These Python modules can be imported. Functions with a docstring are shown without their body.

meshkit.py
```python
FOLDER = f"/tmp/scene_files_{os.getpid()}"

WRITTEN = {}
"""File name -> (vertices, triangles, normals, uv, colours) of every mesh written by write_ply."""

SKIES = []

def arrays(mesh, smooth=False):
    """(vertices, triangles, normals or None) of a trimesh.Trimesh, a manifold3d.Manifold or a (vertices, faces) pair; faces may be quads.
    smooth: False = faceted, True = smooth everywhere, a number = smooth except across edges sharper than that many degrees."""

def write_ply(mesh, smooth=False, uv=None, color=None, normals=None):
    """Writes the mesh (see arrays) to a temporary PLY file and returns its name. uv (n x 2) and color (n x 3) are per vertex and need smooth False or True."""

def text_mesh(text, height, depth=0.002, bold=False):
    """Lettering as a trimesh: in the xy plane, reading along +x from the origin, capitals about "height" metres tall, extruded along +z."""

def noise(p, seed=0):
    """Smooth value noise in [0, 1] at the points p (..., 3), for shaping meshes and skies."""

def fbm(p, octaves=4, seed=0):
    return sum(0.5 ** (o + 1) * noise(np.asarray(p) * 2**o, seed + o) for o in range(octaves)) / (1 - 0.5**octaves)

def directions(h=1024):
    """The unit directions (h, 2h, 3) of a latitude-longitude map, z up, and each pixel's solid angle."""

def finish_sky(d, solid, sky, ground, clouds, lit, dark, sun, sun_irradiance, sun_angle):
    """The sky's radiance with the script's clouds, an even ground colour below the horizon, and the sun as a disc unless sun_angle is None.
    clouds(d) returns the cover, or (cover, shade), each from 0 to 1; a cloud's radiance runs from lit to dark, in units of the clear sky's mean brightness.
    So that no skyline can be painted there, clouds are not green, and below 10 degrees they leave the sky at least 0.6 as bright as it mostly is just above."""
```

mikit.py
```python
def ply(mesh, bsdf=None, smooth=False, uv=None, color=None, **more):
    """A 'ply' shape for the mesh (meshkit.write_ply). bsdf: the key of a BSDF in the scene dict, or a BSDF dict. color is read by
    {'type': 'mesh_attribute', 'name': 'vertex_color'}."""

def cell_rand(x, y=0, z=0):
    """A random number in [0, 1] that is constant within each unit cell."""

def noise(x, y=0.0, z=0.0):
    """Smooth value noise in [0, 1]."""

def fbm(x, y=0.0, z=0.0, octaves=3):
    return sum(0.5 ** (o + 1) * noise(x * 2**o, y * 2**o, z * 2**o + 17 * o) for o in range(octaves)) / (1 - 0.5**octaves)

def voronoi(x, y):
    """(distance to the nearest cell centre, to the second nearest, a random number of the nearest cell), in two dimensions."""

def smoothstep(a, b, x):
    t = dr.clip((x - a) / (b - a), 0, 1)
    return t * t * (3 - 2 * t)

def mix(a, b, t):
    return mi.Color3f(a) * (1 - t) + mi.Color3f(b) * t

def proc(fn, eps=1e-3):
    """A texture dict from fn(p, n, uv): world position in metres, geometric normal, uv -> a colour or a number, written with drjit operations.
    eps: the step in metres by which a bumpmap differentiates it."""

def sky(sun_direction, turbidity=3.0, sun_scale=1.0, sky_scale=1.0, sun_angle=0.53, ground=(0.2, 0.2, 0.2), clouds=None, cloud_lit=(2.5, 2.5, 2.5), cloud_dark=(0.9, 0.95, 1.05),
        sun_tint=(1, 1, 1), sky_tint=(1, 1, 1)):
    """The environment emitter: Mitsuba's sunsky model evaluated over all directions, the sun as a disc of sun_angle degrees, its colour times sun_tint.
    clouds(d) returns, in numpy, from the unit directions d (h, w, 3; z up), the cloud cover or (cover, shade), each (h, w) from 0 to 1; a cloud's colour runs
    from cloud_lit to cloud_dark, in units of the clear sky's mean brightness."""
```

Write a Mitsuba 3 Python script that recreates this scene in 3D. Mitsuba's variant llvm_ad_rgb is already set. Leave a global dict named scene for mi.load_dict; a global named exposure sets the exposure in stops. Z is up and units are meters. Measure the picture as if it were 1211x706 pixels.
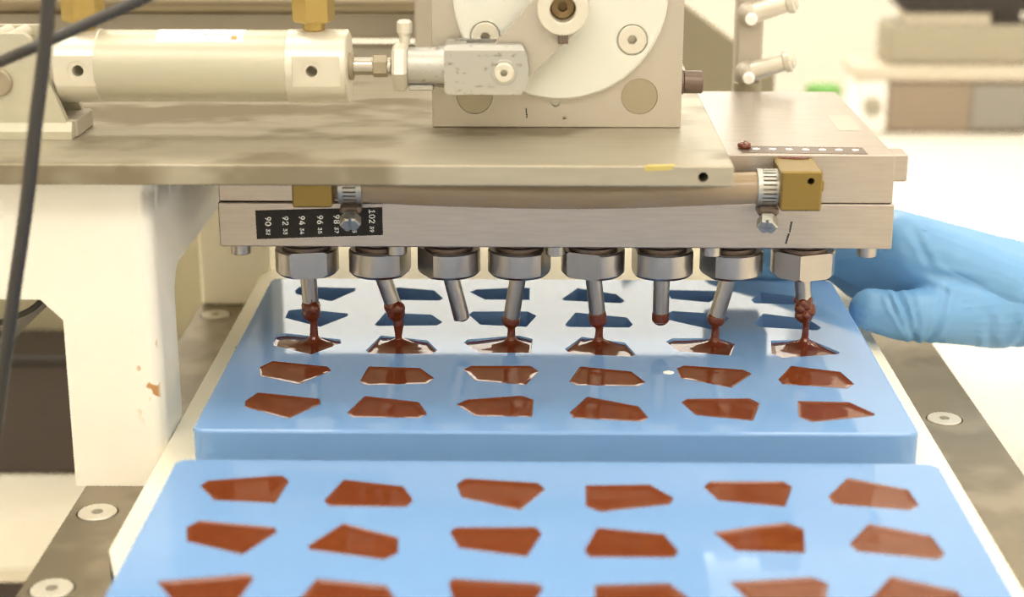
import math, random
import numpy as np
import trimesh, manifold3d, shapely
from shapely.geometry import Polygon
import drjit as dr
import mitsuba as mi
import mikit, meshkit
from mikit import proc, fbm, noise, smoothstep, mix
from manifold3d import Manifold, CrossSection

random.seed(7)
T = mi.ScalarTransform4f
scene, labels = {}, {}

# ------------------------------------------------------------------ camera, light, exposure
YAW, PITCH = -0.014886, 0.307266
EYE = np.array([-0.0083, -0.62983, 0.25746])
FWD = np.array([math.sin(YAW) * math.cos(PITCH), math.cos(YAW) * math.cos(PITCH), -math.sin(PITCH)])
exposure = -0.32
scene['camera'] = {
    'type': 'thinlens', 'fov': math.degrees(2 * math.atan(605.5 / 1950)), 'fov_axis': 'x',
    'aperture_radius': 0.0040, 'focus_distance': 0.775, 'near_clip': 0.02, 'far_clip': 50.0,
    'to_world': T().look_at(origin=EYE.tolist(), target=(EYE + FWD).tolist(), up=[0, 0, 1]),
}
LAMP = (1.0, 0.935, 0.825)          # warm white tubes
LAMP_POWER = 8.0
WINDOW_GLOW = (2.7, 2.6, 2.35)     # bright sky behind the frosted window in the back wall
LAMP_SPOTS = [(0.0, -1.6), (-0.9, -1.3), (0.9, -1.3), (-0.9, 0.2), (0.9, 0.2), (-0.9, 1.7), (0.9, 1.7)]
CEIL = 1.75


# ------------------------------------------------------------------ helpers (meshes are drawn in millimetres)
def tm(m):
    if isinstance(m, Manifold):
        q = m.to_mesh()
        return trimesh.Trimesh(q.vert_properties[:, :3], q.tri_verts, process=False)
    return m


def join(ms):
    return trimesh.util.concatenate([tm(m) for m in ms])


def key_for(name, parent=None):
    k = f'{parent}__{name}' if parent else name
    if k not in scene and k not in labels and not any(s.startswith(k + '__') for s in scene):
        return k
    n = 1
    while f'{k}_{n:03d}' in scene or f'{k}_{n:03d}' in labels:
        n += 1
    return f'{k}_{n:03d}'


def obj(name, mesh, bsdf, parent=None, smooth=30, label=None, cat=None, group=None, kind=None, **more):
    m = tm(mesh).copy()
    m.apply_scale(0.001)
    k = key_for(name, parent)
    scene[k] = mikit.ply(m, bsdf, smooth=smooth, **more)
    tag(k, label, cat, group, kind)
    return k


def tag(k, label=None, cat=None, group=None, kind=None):
    d = {a: b for a, b in (('label', label), ('category', cat), ('group', group), ('kind', kind)) if b}
    if d:
        labels[k] = d


def thing(name, label, cat, group=None):
    k = key_for(name)
    tag(k, label, cat, group)
    return k


def hull(pts):
    return Manifold.hull_points(np.asarray(pts, float))


def rbox(x0, x1, y0, y1, z0, z1, c=0.6):
    """box with chamfered edges"""
    p = []
    for X, sx in ((x0, 1), (x1, -1)):
        for Y, sy in ((y0, 1), (y1, -1)):
            for Z, sz in ((z0, 1), (z1, -1)):
                p += [(X + sx * c, Y + sy * c, Z), (X + sx * c, Y, Z + sz * c), (X, Y + sy * c, Z + sz * c)]
    return hull(p)


AX = {'x': np.array([[0, 0, 1], [1, 0, 0], [0, 1, 0]], float), 'y': np.array([[0, 1, 0], [0, 0, 1], [1, 0, 0]], float), 'z': np.eye(3)}


def frame(d):
    d = np.asarray(d, float) / np.linalg.norm(d)
    a = np.cross(d, [0, 0, 1.0] if abs(d[2]) < 0.9 else [0, 1.0, 0])
    a /= np.linalg.norm(a)
    return np.stack([a, np.cross(d, a), d], 1)


def lathe(profile, at=(0, 0, 0), axis=(0, 0, 1), n=48):
    """closed profile of (radius, height) turned about the axis through 'at'"""
    cs = CrossSection([[(max(r, 0.0), h) for r, h in profile]])
    if cs.area() < 0:
        cs = CrossSection([[(r, h) for r, h in profile][::-1]])
    m = Manifold.revolve(cs, n)
    R = np.zeros((3, 4))
    R[:, :3] = frame(axis)
    R[:, 3] = at
    return m.transform(R)


def cyl(p0, p1, r, c=0.4, n=40, r1=None):
    p0, p1 = np.array(p0, float), np.array(p1, float)
    L = np.linalg.norm(p1 - p0)
    r1 = r if r1 is None else r1
    return lathe([(0, 0), (r - c, 0), (r, c), (r1, L - c), (r1 - c, L), (0, L)], p0, p1 - p0, n)


def ring(p0, p1, r_in, r_out, c=0.3, n=48):
    p0, p1 = np.array(p0, float), np.array(p1, float)
    L = np.linalg.norm(p1 - p0)
    return lathe([(r_in + c, 0), (r_out - c, 0), (r_out, c), (r_out, L - c), (r_out - c, L), (r_in + c, L), (r_in, L - c), (r_in, c)], p0, p1 - p0, n)


def hexbar(p0, p1, r, c=0.7, turn=0.0, n=6):
    p0, p1 = np.array(p0, float), np.array(p1, float)
    L, F = np.linalg.norm(p1 - p0), frame(p1 - p0)
    a = np.arange(n) * 2 * np.pi / n + turn
    P = []
    for rr, h in ((r - c, 0), (r, c), (r, L - c), (r - c, L)):
        P += [p0 + F @ np.array([rr * math.cos(t), rr * math.sin(t), h]) for t in a]
    return hull(P)


def tube(points, radii, n=16, spline=True, steps=8):
    p = np.asarray(points, float)
    r = np.broadcast_to(np.asarray(radii, float), (len(p),))
    if spline and len(p) > 2:
        from scipy.interpolate import CubicSpline
        s = np.r_[0, np.cumsum(np.linalg.norm(np.diff(p, axis=0), axis=1))]
        t = np.linspace(0, s[-1], steps * (len(p) - 1) + 1)
        r = np.interp(t, s, r)
        p = CubicSpline(s, p)(t)
    d = np.gradient(p, axis=0)
    d /= np.linalg.norm(d, axis=1, keepdims=True)
    a = frame(d[0])[:, 0]
    ang = np.arange(n) * 2 * np.pi / n
    V = []
    for i in range(len(p)):
        a = a - d[i] * (a @ d[i])
        a /= np.linalg.norm(a)
        b = np.cross(d[i], a)
        V.append(p[i] + r[i] * (np.cos(ang)[:, None] * a + np.sin(ang)[:, None] * b))
    V = np.concatenate(V + [p[:1], p[-1:]])
    m, F = len(p), []
    for i in range(m - 1):
        for j in range(n):
            k = (j + 1) % n
            F += [(i * n + j, i * n + k, (i + 1) * n + k), (i * n + j, (i + 1) * n + k, (i + 1) * n + j)]
    for j in range(n):
        k = (j + 1) % n
        F += [(m * n, k, j), (m * n + 1, (m - 1) * n + j, (m - 1) * n + k)]
    return trimesh.Trimesh(V, F, process=False)


def prism(poly, z0, z1, plane='xy'):
    """outline extruded; plane xy: along z; xz: (x, z) outline along y; yz: (y, z) outline along x"""
    g = poly if isinstance(poly, Polygon) else Polygon(poly)
    g = shapely.geometry.polygon.orient(g)
    cs = CrossSection([list(g.exterior.coords)[:-1]] + [list(i.coords)[:-1] for i in g.interiors])
    m = Manifold.extrude(cs, z1 - z0).translate([0, 0, z0])
    if plane == 'xz':
        m = m.transform(np.array([[1, 0, 0, 0], [0, 0, 1, 0], [0, 1, 0, 0]], float))
    elif plane == 'yz':
        m = m.transform(np.array([[0, 0, 1, 0], [1, 0, 0, 0], [0, 1, 0, 0]], float))
    return m


def solid(m):
    """Trimesh -> Manifold"""
    return Manifold(manifold3d.Mesh(np.asarray(m.vertices, np.float32), np.asarray(m.faces, np.uint32)))


def screw(name, at, axis, r, h, bsdf, parent, sr=None, deep=5.0, **kw):
    """a cap or countersunk screw: head and a length of shank with a deep hexagon socket cut into them"""
    at, axis = np.array(at, float), np.array(axis, float) / np.linalg.norm(axis)
    sr = sr or r * 0.36
    sh = sr + 1.0
    body = lathe([(0, h - deep - 1), (sh, h - deep - 1), (sh, -0.2), (r, -0.2), (r, h - 0.4), (r - 0.4, h), (0, h)], at, axis, 40)
    return obj(name, body - hexbar(at + axis * (h - deep), at + axis * (h + 1), sr, 0.01), bsdf, parent, **kw)


def shank_hole(at, axis, sr, deep=9.0):
    at, axis = np.array(at, float), np.array(axis, float)
    return cyl(at + axis * 2, at - axis * deep, sr + 1.15, 0.05, 32)


# ------------------------------------------------------------------ materials
def mat(name, base, rough=0.5, metallic=0.0, spec=0.5, **more):
    b = {'type': 'rgb', 'value': list(base)} if isinstance(base, (tuple, list)) else base
    d = {'type': 'principled', 'base_color': b, 'roughness': rough, 'specular': spec, **more}
    if metallic:
        d['metallic'] = metallic
    scene[name] = {'type': 'twosided', 'bsdf': d}
    return name


def bumped(name, base, fn, height, rough=0.5, eps=5e-4, **more):
    b = {'type': 'rgb', 'value': list(base)} if isinstance(base, (tuple, list)) else base
    scene[name] = {'type': 'twosided', 'bsdf': {'type': 'bumpmap', 'arbitrary': proc(fn, eps), 'scale': height,
                   'bsdf': {'type': 'principled', 'base_color': b, 'roughness': rough, **more}}}
    return name


def brushed(p, n, uv):
    g = fbm(p.x * 90, p.y * 900, p.z * 900, 3)
    return mix((0.42, 0.372, 0.33), (0.50, 0.445, 0.395), g)


def smudged(p, n, uv):
    a = fbm(p.x * 26, p.y * 42, p.z * 30 + 3, 4)
    s = smoothstep(0.44, 0.66, a)
    b = fbm(p.x * 40 + 9, p.y * 420, p.z * 300, 3)
    return mix(mix((0.385, 0.35, 0.275), (0.46, 0.422, 0.335), b), (0.22, 0.185, 0.125), s * 0.85)


def worn(p, n, uv):
    a = fbm(p.x * 330 + 3, p.y * 300, p.z * 520 + 5, 4)
    return mix((0.47, 0.465, 0.435), (0.17, 0.14, 0.105), smoothstep(0.60, 0.78, a) * 0.6)


def rail_dirt(p, n, uv):
    a = fbm(p.x * 30, p.y * 30 + 4, 1.0, 4)
    return mix((0.32, 0.275, 0.205), (0.235, 0.20, 0.145), smoothstep(0.35, 0.65, a))


def chipped(p, n, uv):
    a = fbm(p.x * 130 + 5, p.y * 130, p.z * 90 + 11, 3)
    near = smoothstep(0.010, 0.004, dr.abs(p.x + 0.1745)) * smoothstep(0.026, 0.012, dr.abs(p.z - 0.008)) * smoothstep(0.046, 0.0444, p.y)
    chip = smoothstep(0.54, 0.58, a) * near
    b = fbm(p.x * 25, p.y * 25 + 2, p.z * 25, 3)
    grime = smoothstep(0.34, 0.54, fbm(p.x * 60, p.y * 110, p.z * 60 + 7, 4)) * smoothstep(0.076, 0.088, p.z) * smoothstep(-0.1765, -0.1735, p.x)
    c = mix((0.83, 0.81, 0.755), (0.79, 0.76, 0.69), b)
    c = mix(c, (0.34, 0.31, 0.27), grime * 0.75)
    return mix(c, (0.48, 0.25, 0.09), chip)


def cocoa(p, n, uv):
    return mix((0.13, 0.030, 0.009), (0.155, 0.037, 0.012), fbm(p.x * 160, p.y * 160, p.z * 60, 3))


def swirl(p, n, uv):
    return fbm(p.x * 130, p.y * 210, p.z * 40, 2)


def glove_fold(p, n, uv):
    w = fbm(p.x * 55, p.y * 40, p.z * 55, 2)
    return fbm(p.x * 200 + w * 2.5, p.y * 60, p.z * 60 + w, 3) * 0.7 + 0.3 * fbm(p.x * 420, p.y * 420, p.z * 420, 2)


mat('white_wall', (0.86, 0.84, 0.79), 0.8)
mat('ceiling_white', (0.88, 0.87, 0.84), 0.9)
mat('floor_grey', (0.45, 0.42, 0.36), 0.6)
mat('cream_table', (0.84, 0.80, 0.69), 0.55)
mat('white_table', (0.68, 0.655, 0.60), 0.5)
mat('cream_plastic', (0.80, 0.76, 0.62), 0.5)
mat('brushed_metal', proc(brushed), 0.36, metallic=0.85)
mat('plate_metal', proc(smudged), 0.45, metallic=0.75)
mat('rail_metal', proc(rail_dirt), 0.42, metallic=0.65)
mat('white_enamel', proc(chipped, 5e-4), 0.4)
mat('steel', (0.50, 0.47, 0.42), 0.24, metallic=1.0)
mat('nozzle_steel', (0.43, 0.40, 0.37), 0.28, metallic=1.0)
mat('rod_metal', (0.33, 0.285, 0.21), 0.3, metallic=0.9)
mat('zinc', proc(worn), 0.42, metallic=0.85)
mat('upright_metal', (0.47, 0.43, 0.37), 0.5, metallic=0.55)
mat('plug_metal', (0.36, 0.315, 0.23), 0.5, metallic=0.6)
mat('dark_steel', (0.16, 0.12, 0.10), 0.38, metallic=0.7)
mat('rusty_shaft', (0.26, 0.18, 0.09), 0.5, metallic=0.6)
mat('bed_tan', (0.50, 0.46, 0.34), 0.55)
mat('brass', (0.26, 0.18, 0.055), 0.42, metallic=0.85)
mat('barrel_coat', (0.48, 0.458, 0.365), 0.36, metallic=0.25)
mat('brass_bright', (0.44, 0.32, 0.11), 0.38, metallic=0.85)
mat('cap_metal', (0.64, 0.61, 0.53), 0.35, metallic=0.45)
mat('disc_plastic', (0.62, 0.63, 0.585), 0.35)
mat('black_rubber', (0.03, 0.028, 0.028), 0.35)
mat('grey_rubber', (0.17, 0.16, 0.155), 0.38)
mat('hose_skin', (0.30, 0.225, 0.145), 0.18)
mat('label_black', (0.022, 0.019, 0.018), 0.45, spec=0.2)
mat('label_print', (0.75, 0.75, 0.74), 0.6)
mat('paper_white', (0.92, 0.91, 0.88), 0.5)
mat('print_grey', (0.30, 0.29, 0.28), 0.6)
mat('orange_ink', (0.75, 0.25, 0.08), 0.6)
mat('yellow_paint', (0.46, 0.38, 0.12), 0.6)
mat('marker_ink', (0.05, 0.05, 0.05), 0.5)
mat('mould_blue', (0.165, 0.31, 0.58), 0.05, spec=0.5)
bumped('chocolate_gloss', proc(cocoa), swirl, 0.00004, 0.035, eps=3e-4)
mat('chocolate_wet', (0.11, 0.022, 0.007), 0.035, spec=0.6)
bumped('glove_skin', (0.135, 0.315, 0.575), glove_fold, 0.0011, 0.42, eps=4e-4)
mat('coat_white', (0.86, 0.86, 0.84), 0.85)
mat('dark_case', (0.060, 0.045, 0.040), 0.5)
mat('black_case', (0.022, 0.016, 0.013), 0.5)
mat('grey_panel', (0.34, 0.31, 0.235), 0.6)
mat('taupe_panel', (0.28, 0.22, 0.165), 0.6)
mat('slate_panel', (0.26, 0.245, 0.22), 0.6)
mat('olive_panel', (0.44, 0.40, 0.28), 0.7)
mat('chute_paint', (0.22, 0.19, 0.13), 0.6)
mat('pale_case', (0.56, 0.50, 0.41), 0.6)
mat('green_plastic', (0.13, 0.34, 0.07), 0.5)
scene['lamp_skin'] = {'type': 'twosided', 'bsdf': {'type': 'diffuse', 'reflectance': {'type': 'rgb', 'value': [0.8, 0.8, 0.78]}}}

# ------------------------------------------------------------------ the room
def struct(name, m, bsdf, label=None):
    return obj(name, m, bsdf, smooth=False, label=label, kind='structure')


X0, X1, Y0, Y1, FL, CE = -2300, 2300, -2200, 2700, -970, CEIL * 1000
struct('floor', rbox(X0, X1, Y0, Y1, FL - 100, FL, 1), 'floor_grey')
struct('ceiling', rbox(X0, X1, Y0, Y1, CE, CE + 100, 1), 'ceiling_white')
struct('wall_front', rbox(X0, X1, Y0 - 100, Y0, FL, CE, 1), 'white_wall')
struct('wall_left', rbox(X0 - 100, X0, Y0, Y1, FL, CE, 1), 'white_wall')
struct('wall_right', rbox(X1, X1 + 100, Y0, Y1, FL, CE, 1), 'white_wall')
WX0, WX1, WZ0, WZ1 = -1000, 560, 330, 1450
struct('wall_back', rbox(X0, X1, Y1, Y1 + 100, FL, CE, 1) - rbox(WX0, WX1, Y1 - 50, Y1 + 150, WZ0, WZ1, 0.1), 'white_wall')
k = struct('window_1', join([rbox(WX0 - 40, WX1 + 40, Y1 - 20, Y1 + 60, z - 30, z + 30, 2) for z in (WZ0, WZ1)] + [rbox(x - 30, x + 30, Y1 - 18, Y1 + 58, WZ0 + 30, WZ1 - 30, 2) for x in (WX0, WX1)]), 'white_wall')
for x0, x1 in ((WX0 + 30, WX1 - 30),):
    d = trimesh.Trimesh([(x0, Y1 + 20, WZ0 + 30), (x1, Y1 + 20, WZ0 + 30), (x1, Y1 + 20, WZ1 - 30), (x0, Y1 + 20, WZ1 - 30)], [(0, 1, 2), (0, 2, 3)], process=False)
    obj('pane', d, 'lamp_skin', k, False, emitter={'type': 'area', 'radiance': {'type': 'rgb', 'value': list(WINDOW_GLOW)}})
WHERE = {(False, -1.6): 'in the row farthest behind the camera', (False, -1.3): 'behind the camera, left', (True, -1.3): 'behind the camera, right', (False, 0.2): 'above the machine, left', (True, 0.2): 'above the machine, right', (False, 1.7): 'far behind the machine, left', (True, 1.7): 'far behind the machine, right'}
for lx, ly in LAMP_SPOTS:
    t = thing('ceiling_light', f'flat white ceiling light panel {WHERE[(lx > 0, ly)]}', 'ceiling light', 'ceiling light panels')
    lx, ly = lx * 1000, ly * 1000
    body = rbox(lx - 620, lx + 620, ly - 320, ly + 320, CE - 45, CE - 1, 3) - rbox(lx - 600, lx + 600, ly - 300, ly + 300, CE - 60, CE - 20, 0.1)
    obj('housing', body, 'lamp_skin', t, False)
    d = trimesh.Trimesh([(lx - 598, ly - 298, CE - 30), (lx - 598, ly + 298, CE - 30), (lx + 598, ly + 298, CE - 30), (lx + 598, ly - 298, CE - 30)], [(0, 1, 2), (0, 2, 3)], process=False)
    obj('diffuser', d, 'lamp_skin', t, False, emitter={'type': 'area', 'radiance': {'type': 'rgb', 'value': [LAMP_POWER * c for c in LAMP]}})

# ------------------------------------------------------------------ benches and conveyor
TZ = -120
t = thing('workbench', 'bright white workbench top beside and behind the conveyor on the right', 'workbench')
obj('top', rbox(236, 1500, -700, 1250, TZ - 30, TZ, 3), 'white_table', t)
for x in (270, 1460):
    for y in (-660, 1210):
        obj('leg', rbox(x - 25, x + 25, y - 25, y + 25, FL, TZ - 29, 3), 'white_table', t)
t = thing('side_table', 'low cream table seen through the arch left of the machine leg', 'table')
obj('top', rbox(-1500, -240, 366, 592, -262, -250, 2), 'cream_table', t)
obj('apron', rbox(-1499, -241, 367, 385, -480, -262, 1), 'dark_case', t)
for x in (-1460, -280):
    for y in (420, 560):
        obj('leg', rbox(x - 25, x + 25, y - 20, y + 25, FL, -261, 3), 'cream_table', t)

conv = thing('conveyor', 'conveyor with bolted grey-brown side rails and cream guide strips under the blue moulds', 'conveyor')
obj('bed', rbox(-150, 150, -420, 560, -45, -25, 0.8), 'bed_tan', conv, label='tan bed under the moulds')
obj('guide_strip', prism([(-170.4, 560), (-170.4, -62), (-163, -84), (-157, -130), (-157, -420), (-150.5, -420), (-150.5, 560)], -44, -24.2), 'cream_plastic', conv, label='cream strip along the left edge of the moulds')
obj('guide_strip', prism([(170, 560), (169, -62), (168, -420), (150.5, -420), (150.5, 560)], -44, -24.2), 'cream_plastic', conv, label='cream strip along the right edge of the moulds')
for x, y in ((-160.5, 60), (-161, 172), (-159, -66), (160, 64), (160, 170)):
    k = f'{conv}__guide_strip' if x < 0 else f'{conv}__guide_strip_001'
    obj('screw', cyl((x, y, -24.6), (x, y, -23.9), 2.2, 0.2), 'dark_steel', k)
BOLTL, BOLTR = (-124, -54, 16, 289, 440), (-150, 130, 430)


def bored(m, x, ys):
    for y in ys:
        m = m - cyl((x, y, -48.5), (x, y, -40), 9.0, 0.05, 40) - shank_hole((x, y, -48.4), (0, 0, 1), 2.8)
    return m


railL = obj('rail', bored(rbox(-209, -150, -420, 560, -64, -45, 0.8), -196.3, BOLTL), 'rail_metal', conv, label='left steel rail carrying the machine leg')
railR = obj('rail', bored(rbox(150, 214, -420, 560, -64, -45, 0.8), 193.5, BOLTR), 'rail_metal', conv, label='right steel rail')
for y in BOLTL:
    screw('bolt', (-196.3, y, -48.4), (0, 0, 1), 8.3, 4.0, 'cap_metal', railL, sr=2.8, deep=8.0)
for y in BOLTR:
    screw('bolt', (193.5, y, -48.4), (0, 0, 1), 8.3, 4.0, 'cap_metal', railR, sr=2.8, deep=8.0)
for y in (-380, 520):
    obj('cross_beam', rbox(-209, 214, y - 30, y + 30, -130, -64, 2), 'cream_plastic', conv)
    for x in (-180, 185):
        obj('stand', rbox(x - 22, x + 22, y - 22, y + 22, FL, -129, 2), 'cream_plastic', conv)
obj('yellow_hose', tube([(-222, -300, -56), (-222, -160, -54), (-221.5, -70, -55), (-222, -40, -64), (-224, -30, -90)], 5.0, 12), 'yellow_paint', label='yellow hose end lying along the left rail', cat='hose')

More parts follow.
